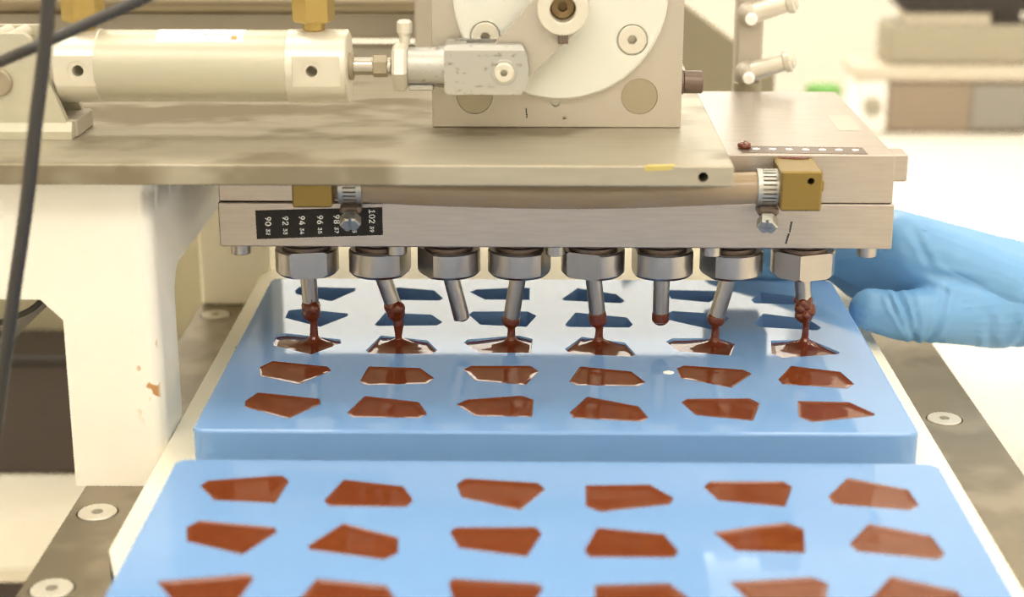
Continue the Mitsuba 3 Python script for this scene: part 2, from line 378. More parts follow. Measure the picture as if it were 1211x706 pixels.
# ------------------------------------------------------------------ moulds with cut cavities, chocolates
CAVITIES = {  # outline of every cavity on the mould face, in millimetres
    'A11': [(-135.4, -55.9), (-133.6, -50.7), (-111.1, -46.1), (-105.7, -45.5), (-102.1, -50.7), (-104.4, -71.0), (-127.6, -68.7)],
    'A12': [(-86.8, -68.4), (-81.5, -48.8), (-58.2, -54.8), (-53.4, -67.6), (-55.5, -73.6), (-84.0, -73.2)],
    'A13': [(-38.1, -52.9), (-34.8, -47.1), (-7.1, -50.9), (-4.2, -57.1), (-13.5, -75.9), (-35.6, -65.1)],
    'A14': [(11.0, -53.0), (35.5, -51.8), (43.8, -64.0), (42.0, -69.9), (15.7, -76.9), (10.6, -71.9)],
    'A15': [(55.8, -53.9), (58.9, -48.4), (86.8, -48.0), (89.6, -53.1), (84.3, -71.5), (60.2, -66.3)],
    'A16': [(101.6, -62.1), (112.1, -44.4), (133.0, -55.1), (134.0, -69.3), (129.9, -73.8), (102.5, -68.6)],
    'A21': [(-133.3, -91.8), (-129.6, -85.9), (-101.6, -91.3), (-100.1, -95.4), (-109.3, -113.5), (-130.9, -103.3)],
    'A22': [(-87.7, -106.0), (-77.2, -87.5), (-56.5, -98.9), (-55.5, -111.4), (-59.7, -116.6), (-86.7, -109.3)],
    'A23': [(-38.5, -94.5), (-36.6, -90.4), (-7.7, -89.7), (-5.6, -95.4), (-10.8, -113.7), (-34.6, -107.2)],
    'A24': [(14.4, -89.9), (37.8, -94.8), (42.0, -108.7), (39.9, -113.5), (10.9, -113.7), (9.0, -108.5)],
    'A25': [(55.5, -93.2), (68.8, -88.2), (82.8, -84.5), (88.3, -89.9), (85.8, -109.4), (62.0, -108.0)],
    'A26': [(102.4, -101.9), (112.4, -85.1), (132.5, -94.8), (134.2, -109.3), (131.1, -113.9), (104.0, -107.8)],
    'A31': [(-135.0, -133.5), (-105.0, -127.4), (-102.4, -131.0), (-106.4, -154.6), (-122.5, -153.7)],
    'A32': [(-81.4, -130.7), (-57.6, -135.2), (-54.1, -143.5), (-50.3, -152.6), (-52.1, -157.2), (-84.8, -156.5), (-87.5, -153.2)],
    'A33': [(-37.0, -133.7), (-35.8, -130.0), (-6.8, -133.3), (-5.1, -136.9), (-12.0, -156.6), (-33.3, -152.4)],
    'A34': [(11.8, -133.9), (37.0, -132.3), (42.6, -142.7), (41.4, -146.7), (17.1, -155.0), (11.5, -151.7)],
    'A35': [(56.9, -131.1), (85.0, -127.1), (90.1, -131.9), (85.0, -154.0), (64.9, -152.1)],
    'A36': [(112.1, -126.0), (131.6, -136.0), (132.9, -144.2), (128.5, -153.4), (102.0, -150.4), (99.1, -147.0)],
    'B51': [(-133.5, 33.7), (-129.4, 44.2), (-101.6, 36.8), (-100.3, 30.4), (-111.7, 13.3), (-132.2, 26.1)],
    'B52': [(-87.9, 20.5), (-82.3, 40.5), (-58.3, 33.5), (-53.7, 19.0), (-57.1, 14.8), (-85.3, 15.6)],
    'B53': [(-42.1, 30.7), (-37.5, 36.9), (-14.2, 42.0), (-8.8, 36.8), (-9.4, 16.7), (-33.5, 17.6)],
    'B54': [(6.3, 21.9), (14.4, 41.1), (36.2, 29.8), (39.6, 16.2), (36.0, 12.0), (7.8, 15.8)],
    'B55': [(54.6, 34.7), (57.7, 39.1), (84.9, 40.0), (88.5, 33.6), (83.0, 13.7), (59.7, 19.7)],
    'B56': [(105.0, 37.2), (127.1, 36.2), (135.6, 22.5), (134.6, 20.0), (107.6, 12.4), (102.7, 18.4)],
    'B41': [(-134.1, 75.9), (-129.5, 84.7), (-103.3, 77.8), (-100.6, 72.1), (-112.9, 54.4), (-131.8, 64.6)],
    'B42': [(-86.5, 58.3), (-84.4, 78.0), (-60.8, 76.4), (-53.3, 62.9), (-56.1, 56.0), (-83.1, 53.7)],
    'B43': [(-40.8, 74.4), (-37.7, 79.6), (-10.6, 80.0), (-6.5, 72.6), (-12.4, 54.8), (-35.1, 60.4)],
    'B44': [(6.9, 59.7), (12.2, 79.4), (35.3, 73.2), (41.0, 58.8), (37.1, 53.9), (9.5, 55.1)],
    'B45': [(56.1, 77.2), (59.9, 81.6), (86.4, 76.2), (89.6, 70.6), (78.3, 52.6), (57.0, 64.5)],
    'B46': [(100.4, 63.8), (108.8, 81.7), (130.0, 74.0), (133.4, 58.0), (129.1, 52.5), (101.4, 57.5)],
    'B31': [(-133.4, 111.9), (-133.2, 122.1), (-128.8, 124.1), (-101.7, 115.5), (-100.5, 109.9), (-112.8, 93.8), (-132.3, 106.3)],
    'B32': [(-87.8, 100.2), (-82.6, 121.6), (-59.8, 114.6), (-54.3, 100.7), (-56.5, 95.2), (-85.8, 95.4)],
    'B33': [(-42.3, 111.7), (-40.7, 116.4), (-16.5, 122.5), (-9.5, 117.5), (-10.2, 97.7), (-34.4, 97.4)],
    'B34': [(5.7, 103.1), (14.1, 121.0), (34.4, 112.8), (38.7, 96.0), (35.9, 93.0), (7.9, 97.1)],
    'B35': [(54.0, 114.6), (57.4, 119.4), (80.2, 119.8), (87.2, 113.6), (82.6, 95.1), (59.0, 100.8)],
    'B36': [(104.3, 116.9), (123.3, 118.2), (134.4, 100.4), (133.2, 98.0), (106.3, 92.5), (102.2, 98.4)],
    'B21': [(-132.8, 148.0), (-132.9, 160.1), (-126.7, 162.7), (-102.4, 155.3), (-102.0, 151.2), (-113.8, 134.1)],
    'B22': [(-87.3, 137.8), (-83.7, 157.3), (-60.2, 154.2), (-54.1, 142.3), (-56.5, 137.3), (-85.5, 135.9)],
    'B23': [(-41.7, 154.5), (-39.8, 159.7), (-12.1, 160.1), (-7.7, 153.2), (-12.5, 135.6), (-35.3, 138.6)],
    'B24': [(6.3, 139.2), (11.8, 158.7), (37.4, 151.1), (39.7, 139.7), (37.6, 135.3), (7.6, 135.9)],
    'B25': [(57.0, 155.9), (60.7, 161.9), (84.7, 157.3), (88.2, 150.5), (78.9, 132.0), (58.0, 147.3)],
    'B26': [(99.7, 142.9), (105.9, 158.3), (127.3, 150.1), (131.5, 136.7), (129.2, 132.4), (101.1, 137.2)],
    'B11': [(-134.3, 193.0), (-133.1, 200.6), (-103.2, 198.4), (-102.7, 193.4), (-113.0, 175.5), (-132.9, 187.3)],
    'B12': [(-85.2, 182.5), (-81.1, 200.2), (-61.4, 195.2), (-55.9, 181.0), (-57.6, 177.4), (-83.2, 178.1)],
    'B13': [(-42.7, 192.4), (-39.5, 197.0), (-15.7, 201.2), (-11.2, 199.7), (-11.3, 179.1), (-34.4, 179.5)],
    'B14': [(5.4, 181.2), (13.8, 200.1), (33.8, 189.8), (37.7, 178.0), (35.3, 174.3), (6.7, 178.3)],
    'B15': [(59.9, 193.9), (63.0, 197.7), (87.1, 196.2), (88.3, 186.8), (80.6, 176.4), (61.8, 182.0)],
    'B16': [(102.8, 181.5), (109.4, 193.9), (127.5, 187.4), (131.4, 176.4), (126.5, 173.5), (103.7, 175.3)],
}

def rounded_slab(x0, x1, y0, y1, z0, z1, rc=5.0, c=1.1):
    g = shapely.box(x0 + rc, y0 + rc, x1 - rc, y1 - rc).buffer(rc, quad_segs=6)
    inner = g.buffer(-c)
    mid = g.buffer(-0.35 * c)
    P = [(x, y, z) for poly, zs in ((g, (z0 + c, z1 - c)), (mid, (z0 + 0.35 * c, z1 - 0.35 * c)), (inner, (z0, z1))) for x, y in poly.exterior.coords for z in zs]
    return hull(P)


def clean(pts, grow=0.0):
    g = shapely.MultiPoint(pts).convex_hull
    g = shapely.geometry.polygon.orient(g)
    return g.buffer(grow, join_style='mitre') if grow else g


def scaled(pts, s):
    P = np.array(pts)
    c = P.mean(0)
    return c + (P - c) * s


def cutter(pts, grow=0.0, top=1.0):
    P = np.array(clean(pts, grow).exterior.coords)[:-1]
    a, b = scaled(P, 0.93), scaled(P, 0.66)
    L = [(x, y, 0.0) for x, y in P] + [(x, y, -8.0) for x, y in a] + [(x, y, -15.0) for x, y in b]
    body = hull(L)
    return body + prism(Polygon(P), -0.02, top) if top else body


def outline(pts, n=84, z=0.0):
    """the cavity's outline at depth z, resampled, with its corners just broken"""
    P = np.array(clean(pts).exterior.coords)[:-1]
    g = Polygon(scaled(P, 1 - 0.07 * min(-z, 8.0) / 8.0)).buffer(-0.35).buffer(0.3, quad_segs=3)
    ext = shapely.geometry.polygon.orient(g).exterior
    return np.array([ext.interpolate(i / n, normalized=True).coords[0] for i in range(n)]), g


def filled(pts, seed, top, rings=(0, 0.25, 0.6, 1.1, 1.8, 2.8, 4.2, 6.2, 8.6), z_edge=-0.35):
    """chocolate that fills a cavity: faceted underside as in the mould, poured surface top(x, y, d) above"""
    P, g = outline(pts, z=z_edge)
    c = np.array(g.centroid.coords[0])
    n = len(P)
    reach = np.linalg.norm(P - c, axis=1)
    V, F = [], []
    full = max(r for r in rings) / 0.9
    for d in rings:
        s = 1 - d / full
        for x, y in c + (P - c) * s:
            dist = g.exterior.distance(shapely.Point(x, y)) if d else 0.0
            V.append((x, y, z_edge + top(x, y, dist)))
    V.append((c[0], c[1], z_edge + top(c[0], c[1], g.exterior.distance(shapely.Point(c)))))
    m = len(rings)
    for i in range(m - 1):
        for j in range(n):
            k = (j + 1) % n
            F += [(i * n + j, i * n + k, (i + 1) * n + k), (i * n + j, (i + 1) * n + k, (i + 1) * n + j)]
    for j in range(n):
        F.append(((m - 1) * n + j, (m - 1) * n + (j + 1) % n, m * n))
    base = len(V)
    lo = scaled(P, 0.63)
    V += [(x, y, -14.4) for x, y in lo] + [(c[0], c[1], -14.4)]
    for j in range(n):
        k = (j + 1) % n
        F += [(j, base + j, base + k), (j, base + k, k), (base + j, base + n, base + k)]
    return trimesh.Trimesh(V, F, process=False)


def dome(seed, lift=0.40, wave=0.10):
    def f(x, y, d):
        w = meshkit.fbm(np.array([[x / 9.0 + seed * 3.1, y / 13.0, seed * 1.7]]), 2)[0] - 0.5
        return 0.30 - lift * (1 - math.exp(-d / 1.1)) + wave * w * min(1.0, d / 2)
    return f


ROWNAME = {1: 'back row', 2: 'second row from the back', 3: 'middle row', 4: 'second row from the front', 5: 'front row'}
PLACE = ['leftmost', 'second from the left', 'third from the left', 'third from the right', 'second from the right', 'rightmost']
moulds = {}
for which, y0, y1 in (('B', 0.0, 216.4), ('A', -246.1, -29.7)):
    body = rounded_slab(-150, 150, y0, y1, -25.0, 0.0)
    cuts = [cutter(v) for k, v in CAVITIES.items() if k[0] == which]
    body = body - Manifold.batch_boolean(cuts, manifold3d.OpType.Add)
    lab = ('blue plastic chocolate mould under the nozzles, behind the nearer mould' if which == 'B'
           else 'blue plastic chocolate mould nearest the camera, every cavity filled')
    obj('chocolate_mould', body, 'mould_blue', smooth=25, label=lab, cat='mould')
seed = 0
for k, v in CAVITIES.items():
    seed += 1
    row, col = int(k[1]), int(k[2])
    if k[0] == 'A' and row <= 5:
        rn = {1: 'back row', 2: 'second row from the back', 3: 'front visible row'}.get(row)
        if not rn:
            continue
        obj('moulded_chocolate', filled(v, seed, dome(seed)), 'chocolate_gloss', smooth=40, cat='chocolate', group='chocolates in the nearer mould',
            label=f'smooth chocolate in nearer mould, {PLACE[col - 1]} in {rn}')
    elif k[0] == 'B' and row >= 4:
        obj('moulded_chocolate', filled(v, seed, dome(seed, 0.52, 0.16)), 'chocolate_gloss', smooth=40, cat='chocolate', group='filled chocolates in the mould under the nozzles',
            label=f'glossy chocolate in farther mould, {PLACE[col - 1]} in {ROWNAME[row]}')

obj('droplet', tm(Manifold.sphere(1.0, 24).scale([2.6, 2.2, 0.45]).translate([52.0, 71.0, 0.3])), 'paper_white', smooth=True, label='tiny white speck on the farther mould between its columns', cat='speck')
# ------------------------------------------------------------------ depositor head and its nozzles
head = thing('depositor_manifold', 'wide brushed aluminium manifold block above the blue mould, holding the nozzles', 'manifold block')
NY = 113.0
obj('lower_block', rbox(-151.8, 152.6, 90, 246, 53.2, 73.9, 0.5), 'brushed_metal', head)
ub = obj('upper_block', rbox(-151.2, 151.6, 90.4, 245, 74.25, 96.5, 0.5), 'brushed_metal', head)
for x in (-144, -72, 0.8, 72.5, 143.5):
    obj('guide_pin', cyl((x, 99.5, 47.4), (x, 99.5, 53.6), 4.5, 0.4), 'nozzle_steel', head)
obj('end_latch', rbox(151.5, 158.2, 94, 108, 83.5, 96.0, 0.7), 'brushed_metal', head)
# size strip on the front face
sl = obj('size_strip', hull([(x, y, z) for y in (89.75, 90.05) for x, z in ((-134.9, 70.2), (-77.5, 71.9), (-77.5, 59.0), (-134.8, 56.8))]), 'label_black', head, False, label='black size strip with white numbers')


def turned(text, h, x, z, y=89.55, depth=0.25):
    """lettering on the front face, reading downwards"""
    m = meshkit.text_mesh(text, h, depth, bold=True)
    v = m.vertices
    m.vertices = np.stack([x + v[:, 1], y + 0 * v[:, 0] + (depth - v[:, 2]), z - v[:, 0]], 1)
    return m


for i, (a, b) in enumerate((('90', '32'), ('92', '33'), ('94', '34'), ('96', '35'), ('98', '37'), ('100', '38'), ('102', '39'))):
    x = -130.7 + i * 7.85 - (0.3 if i in (2, 4) else 0)
    zt = 67.6 + i * 0.27 + (2.0 if len(a) == 3 else 0)
    obj('number', turned(a, 2.6, x + 0.1, zt), 'label_print', sl, False)
    obj('small_number', turned(b, 1.75, x + 0.3, 62.5 + i * 0.25 - 0.7), 'label_print', sl, False)
# strip and plate on the top face
st = obj('top_strip', hull([(x, y, z) for z in (96.45, 96.7) for x, y in ((83.5, 108.5), (139.5, 105.6), (139.5, 92.0), (84.0, 94.0))]), 'dark_steel', head, False, label='worn dark strip with pale figures on the top face')
for i in range(7):
    obj('figure', cyl((91 + i * 7.4, 101.5 - 0.3 * i, 96.6), (91 + i * 7.4, 101.5 - 0.3 * i, 96.85), 1.7, 0.05, 14), 'label_print', st)
obj('chocolate_crumb', tm(Manifold.sphere(2.6, 20).scale([1.2, 1.6, 0.8]).translate([86, 104.5, 97.6])), 'chocolate_wet', st, True)
obj('top_label', hull([(x, y, z) for z in (96.4, 96.62) for x, y in ((136, 180), (147.2, 180), (146.8, 143), (135.4, 143))]), 'upright_metal', head, False, label='small pale label on the top face')
obj('pen_mark', join([prism([(106.4, 66), (107.3, 66), (106.6, 61), (105.9, 61)], 89.8, 90.1, 'xz'), prism([(105.4, 60.3), (106.3, 60.4), (105.2, 55.6), (104.4, 55.6)], 89.8, 90.1, 'xz')]), 'marker_ink', head, False, label='short black pen mark')

NOZ = [  # x of the collar, tip x, tip z, state, turn of the flats
    (-115.6, -114.6, 13.2, 'blob', 0.10), (-81.3, -74.2, 13.6, 'blob', 0.9), (-48.9, -43.2, 11.6, 'dry', 0.45), (-15.9, -20.2, 9.2, 'coat', 0.75),
    (18.6, 21.6, 9.6, 'coat', 0.25), (51.0, 51.1, 10.6, 'drip', 0.6), (83.3, 76.8, 10.4, 'coat', 0.5), (116.7, 119.0, 13.4, 'lump', 0.40)]
FLATS = [((-80, 12.2), (100, 12.2)), ((-15, 12.6), (165, 12.6)), ((-150, 12.4), (30, 12.4)), ((-20, 13.2), (160, 13.2)), ((-112, 12.3), (68, 12.3)), ((8, 13.2), (188, 13.2)), ((-160, 12.2), (20, 12.2)), ((-70, 12.2), (-130, 13.0), (110, 12.2))]
STATE = {'blob': 'glossy chocolate bead on its tip', 'dry': 'almost clean tip', 'coat': 'chocolate-ringed tip', 'drip': 'chocolate-capped dripless tip', 'lump': 'lumpy chocolate clot on its tip'}
LEANS = ['straight', 'leaning right', 'leaning right', 'leaning left', 'leaning slightly right', 'straight', 'leaning left', 'straight']
tips = []
for i, (x, tx, tz, state, turn) in enumerate(NOZ):
    t = thing('depositor_nozzle', f'{LEANS[i]} steel nozzle with {STATE[state]}, {["first", "second", "third", "fourth", "fifth", "sixth", "seventh", "eighth"][i]} from the left', 'nozzle', 'nozzles under the depositor block')
    col = lathe([(0, 34.6), (13.6, 34.6), (14.9, 36.0), (14.9, 46.2), (14.3, 47.0), (0, 47.0)], (x, NY, 0))
    for az, ap in FLATS[i]:
        col = col - rbox(ap, ap + 20, -30, 30, 30, 60, 0.1).rotate([0, 0, az]).translate([x, NY, 0])
    obj('collar', col, 'nozzle_steel', t, 24)
    obj('neck', lathe([(0, 46.8), (11.5, 46.8), (11.5, 48.6), (9.8, 49.2), (9.8, 53.3), (0, 53.3)], (x, NY, 0)), 'dark_steel', t, label='dark threaded neck')
    d = np.array([tx - x, 0.6, tz - 33.0])
    d /= np.linalg.norm(d)
    p0, p1 = np.array([x, NY, 36.0]), np.array([tx, NY + 0.6, tz])
    tb = solid(tube([p0, p0 + (p1 - p0) * 0.12, p0 + (p1 - p0) * 0.5, p1], 3.85, 28)) - cyl(p1 - d * 6, p1 + d * 2, 3.0, 0.1)
    obj('tube', tb, 'nozzle_steel', t, 40)
    tips.append((p1, d, state))
    if state in ('dry', 'drip'):
        L = 1.5 if state == 'dry' else 4.6
        off = (0.6, 0, 0) if state == 'dry' else (0, 0, 0)
        c = p1 + np.array(off)
        prof = [(0, -1.8), (2.4, -1.4), (3.7, -0.2), (4.15, 1.0), (4.1, L - 0.5), (3.9, L), (0, L)] if state == 'drip' else [(0, -1.6), (1.6, -1.2), (2.9, -0.3), (3.0, 0.6), (0, 1.0)]
        obj('chocolate_residue', lathe(prof, c, -d, 36), 'chocolate_wet', t, 60, label='chocolate left on the tip')

POURS = {1: 0, 2: 1, 3: 3, 4: 4, 5: 6, 6: 7}    # mould column -> nozzle
for col, ni in POURS.items():
    p1, d, state = tips[ni]
    sx, sy = p1[0] + (0.6 if state == 'blob' else 0.4 if state == 'coat' else 1.0), NY + 1.4
    t = thing('chocolate_pour', f'chocolate pouring from a nozzle into the {PLACE[col - 1]} cavity of the middle row', 'chocolate', 'streams of chocolate filling the middle row')
    LEVEL = -1.5

    def mound(x, y, dd, sx=sx, sy=sy, s=col):
        r = math.hypot(x - sx, (y - sy) * 1.15)
        w = meshkit.fbm(np.array([[x / 6.0 + s * 2.3, y / 8.0, s * 1.3]]), 2)[0] - 0.5
        return 2.0 * math.exp(-(r / 4.6) ** 2) + 0.7 * math.exp(-(r / 9.0) ** 2) + 0.22 * w + 0.3 * math.exp(-dd / 0.5)
    obj('pool', filled(CAVITIES[f'B3{col}'], col, mound, rings=(0, 0.4, 0.9, 1.5, 2.2, 3, 4, 5.2, 6.6, 8.2, 9.6), z_edge=LEVEL), 'chocolate_wet', t, 60)
    zt = p1[2] + (1.0 if state != 'coat' else 0.5)
    wob = [(sx, sy, zt), (sx, sy, zt - 1.5), (sx + 0.15, sy, zt * 0.55), (sx, sy, 2.4), (sx, sy, 0.9), (sx, sy, -0.6)]
    rad = {'blob': [3.0, 2.4, 1.75, 2.0, 2.9, 4.2], 'coat': [2.9, 2.1, 1.75, 1.95, 2.7, 4.2], 'lump': [3.2, 2.2, 1.5, 1.7, 2.7, 4.4]}[state]
    if ni == 1:
        rad = [3.0, 2.4, 2.5, 1.6, 1.7, 3.6]
    obj('stream', tube(wob, rad, 20), 'chocolate_wet', t, True)
    if state == 'coat':
        L = 5.4 if ni == 4 else 3.4
        obj('nozzle_ring', lathe([(0, -2.0), (2.4, -1.7), (3.8, -0.5), (4.3, 0.8), (4.25, L - 0.6), (3.95, L), (0, L)], p1, -d, 40), 'chocolate_wet', t, 60)
    else:
        parts = [Manifold.sphere(4.4, 40).translate(p1 - d * 1.0), Manifold.sphere(4.5, 40).translate(p1 - d * 4.2)]
        if state == 'blob':
            s = 1 if ni == 1 else 0.6
            parts += [hull(np.concatenate([tm(Manifold.sphere(3.6, 24).translate(p1 - d * 3.5 + [1.4 * s, -1.8, 0])).vertices, tm(Manifold.sphere(3.9, 24).translate(p1 - d * 0.5 + [0.3, -0.6, 0])).vertices])),
                      Manifold.sphere(3.4, 30).translate(p1 - d * 3.6 + [2.2 * s, -2.4, 0.2])]
            parts += [hull(np.concatenate([tm(Manifold.sphere(2.2, 20).translate(p1 - d * 8.0 + [0.6, -1.6, 0])).vertices, tm(Manifold.sphere(3.6, 20).translate(p1 - d * 3)).vertices]))]
        else:
            for dx, dy, up, r in ((2.4, -2.2, 3.2, 3.0), (-1.8, -2.2, 5.0, 3.0), (1.2, -2.6, 6.2, 2.6), (-2.0, -1.5, 1.0, 2.8), (3.0, -1.0, 4.4, 2.6), (-0.6, -2.8, 7.6, 2.4), (1.8, -1.2, 8.4, 2.6), (-2.2, 0, 8.2, 2.4), (0.6, -3.2, 1.6, 2.4)):
                parts.append(Manifold.sphere(r, 24).translate(p1 - d * up + [dx, dy, 0]))
        b = Manifold.batch_boolean(parts, manifold3d.OpType.Add).refine_to_length(0.7)
        b = tm(b)
        trimesh.smoothing.filter_taubin(b, iterations=14)
        obj('nozzle_clot' if state == 'lump' else 'nozzle_bead', b, 'chocolate_wet', t, True)

# ------------------------------------------------------------------ feed hose, brass fittings, clamps
obj('feed_hose', tube([(-99, 76.5, 86.0), (-84, 76.5, 84.8), (-32, 76.5, 82.6), (20, 76.5, 82.2), (60, 76.5, 83.6), (99, 76.5, 85.2)], 7.0, 28), 'hose_skin', smooth=True, label='tan plastic feed hose running across the front of the block under the plate', cat='hose')
for x0, x1, z0, z1, lab in ((97.4, 115.0, 77.6, 95.2, 'square brass elbow block at the right end of the feed hose'), (-114.0, -96.8, 78.4, 95.4, 'brass elbow block under the plate at the left end of the hose')):
    t = thing('hose_fitting', lab, 'fitting')
    m = rbox(x0, x1, 63.2, 90.2, z0, z1, 0.7)
    if x0 > 0:
        m = m - cyl((x1 - 5.0, 62, z1 - 4.2), (x1 - 5.0, 76.0, z1 - 4.2), 1.5, 0.1)
    obj('body', m, 'brass', t)
    if x0 > 0:
        obj('chocolate_smear', join([Manifold.sphere(1.0, 20).scale([5.0, 1.5, 0.9]).translate([108, 88.6, z1 + 0.1]), Manifold.sphere(1.0, 16).scale([2.4, 1.2, 0.8]).translate([102, 89.2, z1]), Manifold.sphere(1.0, 16).scale([0.7, 1.0, 1.8]).translate([x1 + 0.1, 70, z1 - 9])]), 'chocolate_wet', t, True)
        obj('lug', rbox(x1 - 0.4, x1 + 1.2, 66, 74, z0 + 8, z0 + 13, 0.4), 'brass', t)
for xc, zc, sx, lab in ((93.5, 85.0, -1.5, 'steel worm-drive hose clamp beside the square brass block'), (-89.8, 85.2, 0.5, 'steel worm-drive hose clamp hanging over the black size strip')):
    t = thing('hose_clamp', lab, 'hose clamp')
    band = ring((xc - 5.2, 76.5, zc), (xc + 5.2, 76.5, zc), 7.1, 8.3, 0.2, 56)
    slots = []
    for k in range(26):
        a = k * 2 * math.pi / 26
        s = rbox(-2.9, 2.9, -0.42, 0.42, 6.5, 9.5, 0.05).rotate([math.degrees(a), 0, 0]).translate([xc, 76.5, zc])
        slots.append(s)
    obj('band', band - Manifold.batch_boolean(slots, manifold3d.OpType.Add), 'zinc', t, 25)
    d = np.array([sx * 0.10, -0.80, -0.55])
    d /= np.linalg.norm(d)
    c = np.array([xc, 71.5, zc - 10.5])
    obj('worm_housing', rbox(xc - 4.6, xc + 4.6, 70.5, 80.5, zc - 12.0, zc - 7.4, 1.2), 'dark_steel', t)
    h = hexbar(c + [0, -0.4, -2.2], c + [0, -0.4, -2.2] + d * 5.5, 4.7, 0.7) - rbox(-0.6, 0.6, -9, 9, -1.2, 3, 0.05).transform(np.column_stack([frame(d), c + [0, -0.4, -2.2] + d * 5.5]))
    obj('screw', h, 'zinc', t)

# ------------------------------------------------------------------ base plate, casting
t = thing('base_plate', 'long smudged metal base plate carrying the cylinder over the nozzle block', 'plate')
pl = rbox(-600, 72.6, 28, 348, 96.8, 105.6, 0.6)
hole = cyl((60.0, 20, 101.0), (60.0, 60, 101.0), 2.1, 0.1)
obj('slab', pl - hole, 'plate_metal', t)
obj('yellow_mark', hull([(x, y, z) for x, y, z in ((36, 27.9, 105.62), (48, 27.9, 105.62), (49, 30.5, 105.75), (38, 30.3, 105.75), (36, 27.85, 103.4), (47, 27.85, 104.0))]), 'yellow_paint', t, False, label='yellow paint mark on the front edge')

leg = thing('machine_leg', 'white enamelled cast machine leg with arch and gusset, standing on the left rail', 'machine leg')
cast = prism([(-600, 96.6), (-171, 96.6), (-171, -44.9), (-213, -44.9), (-212.3, 33), (-221.5, 42.3), (-600, 42.3)], 43.6, 77, 'xz')
gus = prism(Polygon([(44.5, 95), (300, 95), (300, 46.5), (90, 46.5), (83, 44.5), (78, 38), (76.5, 28), (76, -44.9), (44.5, -44.9)]), -212, -171.0, 'yz')
gus = gus ^ rbox(-260, -171.0, 30, 320, -44.9, 96.6, 0.1)
arm = rbox(-600, -171, 44, 300, 46.5, 96.6, 0.5)
casting = cast + gus + arm
# round the upright front edge
edge = prism(Polygon([(-177, 43), (-170, 43), (-170, 50)]).difference(shapely.Point(-177, 49.6).buffer(6.0, 32)), -60, 120)
casting = casting - edge
obj('casting', casting, 'white_enamel', leg, 35)
t = thing('rear_machine_leg', 'cream enamelled column standing on the left rail behind the front leg', 'machine leg')
obj('column', rbox(-208, -166, 306, 352, -44.9, 96.6, 2), 'cream_plastic', t)

# ------------------------------------------------------------------ upright drive plate, disc, crank
UY = 104.0
t = thing('drive_plate', 'upright pale metal plate standing on the base plate behind the crank', 'plate')
up = rbox(-55.2, 56.9, UY, UY + 26, 105.65, 275, 0.5)
SCREWS = ((34.0, 146.0), (-31.0, 147.2), (-30, 187), (34, 187))
for x, z in SCREWS:
    up = up - shank_hole((x, UY - 2.1, z), (0, -1, 0), 2.3)
for x, z in ((38.0, 120.0), (-36.0, 120.0)):
    up = up - cyl((x, UY - 2, z), (x, UY + 1.2, z), 8.2, 0.05, 48)
up = up - cyl((0.3, UY - 2, 117.0), (0.3, UY + 3, 117.0), 1.9, 0.05) - cyl((4.4, UY - 2, 110.2), (4.4, UY + 2, 110.2), 0.8, 0.05)
obj('slab', up, 'upright_metal', t, 25)
for x, z in ((38.0, 120.0), (-36.0, 120.0)):
    obj('plug', cyl((x, UY + 0.5, z), (x, UY + 1.3, z), 8.1, 0.05, 48), 'plug_metal', t, label='round darker plug in the plate')
obj('dowel', cyl((0.3, UY + 1.4, 117.0), (0.3, UY + 3.2, 117.0), 1.8, 0.05), 'zinc', t)
obj('scratch', prism([(-13.2, 114.5), (-12.6, 114.6), (-12.2, 110.5), (-12.7, 109.8)], UY - 0.12, UY + 0.1, 'xz'), 'marker_ink', t, False)
sb = obj('side_bolt', cyl((56.6, 112, 125.2), (58.2, 112, 125.2), 5.6, 0.3), 'dark_steel', t, label='brown-black cap screw with a chipped head on the right edge')
obj('bolt_head', cyl((58.0, 112, 125.2), (66.8, 112, 125.2), 5.2, 0.5, 28), 'dark_steel', sb)
t = thing('drive_disc', 'large translucent white plastic disc on the upright plate behind the crank', 'disc')
DC = np.array([2.1, UY, 166.5])
dm = lathe([(0, 0), (47.4, 0), (47.4, 2.9), (46.5, 3.8), (0, 3.8)], DC, (0, -1, 0), 120)
for x, z in SCREWS:
    dm = dm - cyl((x, UY - 2.0, z), (x, UY - 6, z), 7.0, 0.05, 48) - shank_hole((x, UY - 2.1, z), (0, -1, 0), 2.3)
obj('disc', dm, 'disc_plastic', t)
for x, z in SCREWS:
    screw('screw', (x, UY - 2.1, z), (0, -1, 0), 6.4, 1.9, 'cap_metal', t, sr=2.3, deep=7.0)
t = thing('crank_arm', 'grey metal crank arm running from the drive hub down to the rod clevis', 'crank')
hub = np.array([3.0, 0, 161.5])
pin = np.array([-22.4, 0, 135.2])
a = np.linspace(0, 2 * np.pi, 49)[:-1]
arm2 = hull([(hub[0] + 11.6 * math.cos(q), y, hub[2] + 11.6 * math.sin(q)) for q in a for y in (88, 95)] + [(pin[0] + 10.0 * math.cos(q), y, pin[2] + 10.0 * math.sin(q)) for q in a for y in (88, 95)])
arm2 = arm2 - cyl((hub[0], 80, hub[2]), (hub[0], 99, hub[2]), 6.2, 0.05)
obj('lever', arm2, 'upright_metal', t, 25)
obj('hub', ring((hub[0], 82.5, hub[2]), (hub[0], 100.5, hub[2]), 5.6, 11.2, 0.5), 'cap_metal', t)
obj('shaft', lathe([(0, 0), (5.6, 0), (5.6, 7), (4.8, 8), (2.2, 8), (2.2, 3.0), (0, 3.0)], (hub[0], 100, hub[2]), (0, -1, 0)), 'rusty_shaft', t, label='brown shaft end inside the hub')
obj('key', rbox(hub[0] - 2.0, hub[0] + 2.4, 83.2, 92, hub[2] - 14.8, hub[2] - 10.6, 0.3), 'dark_steel', t)

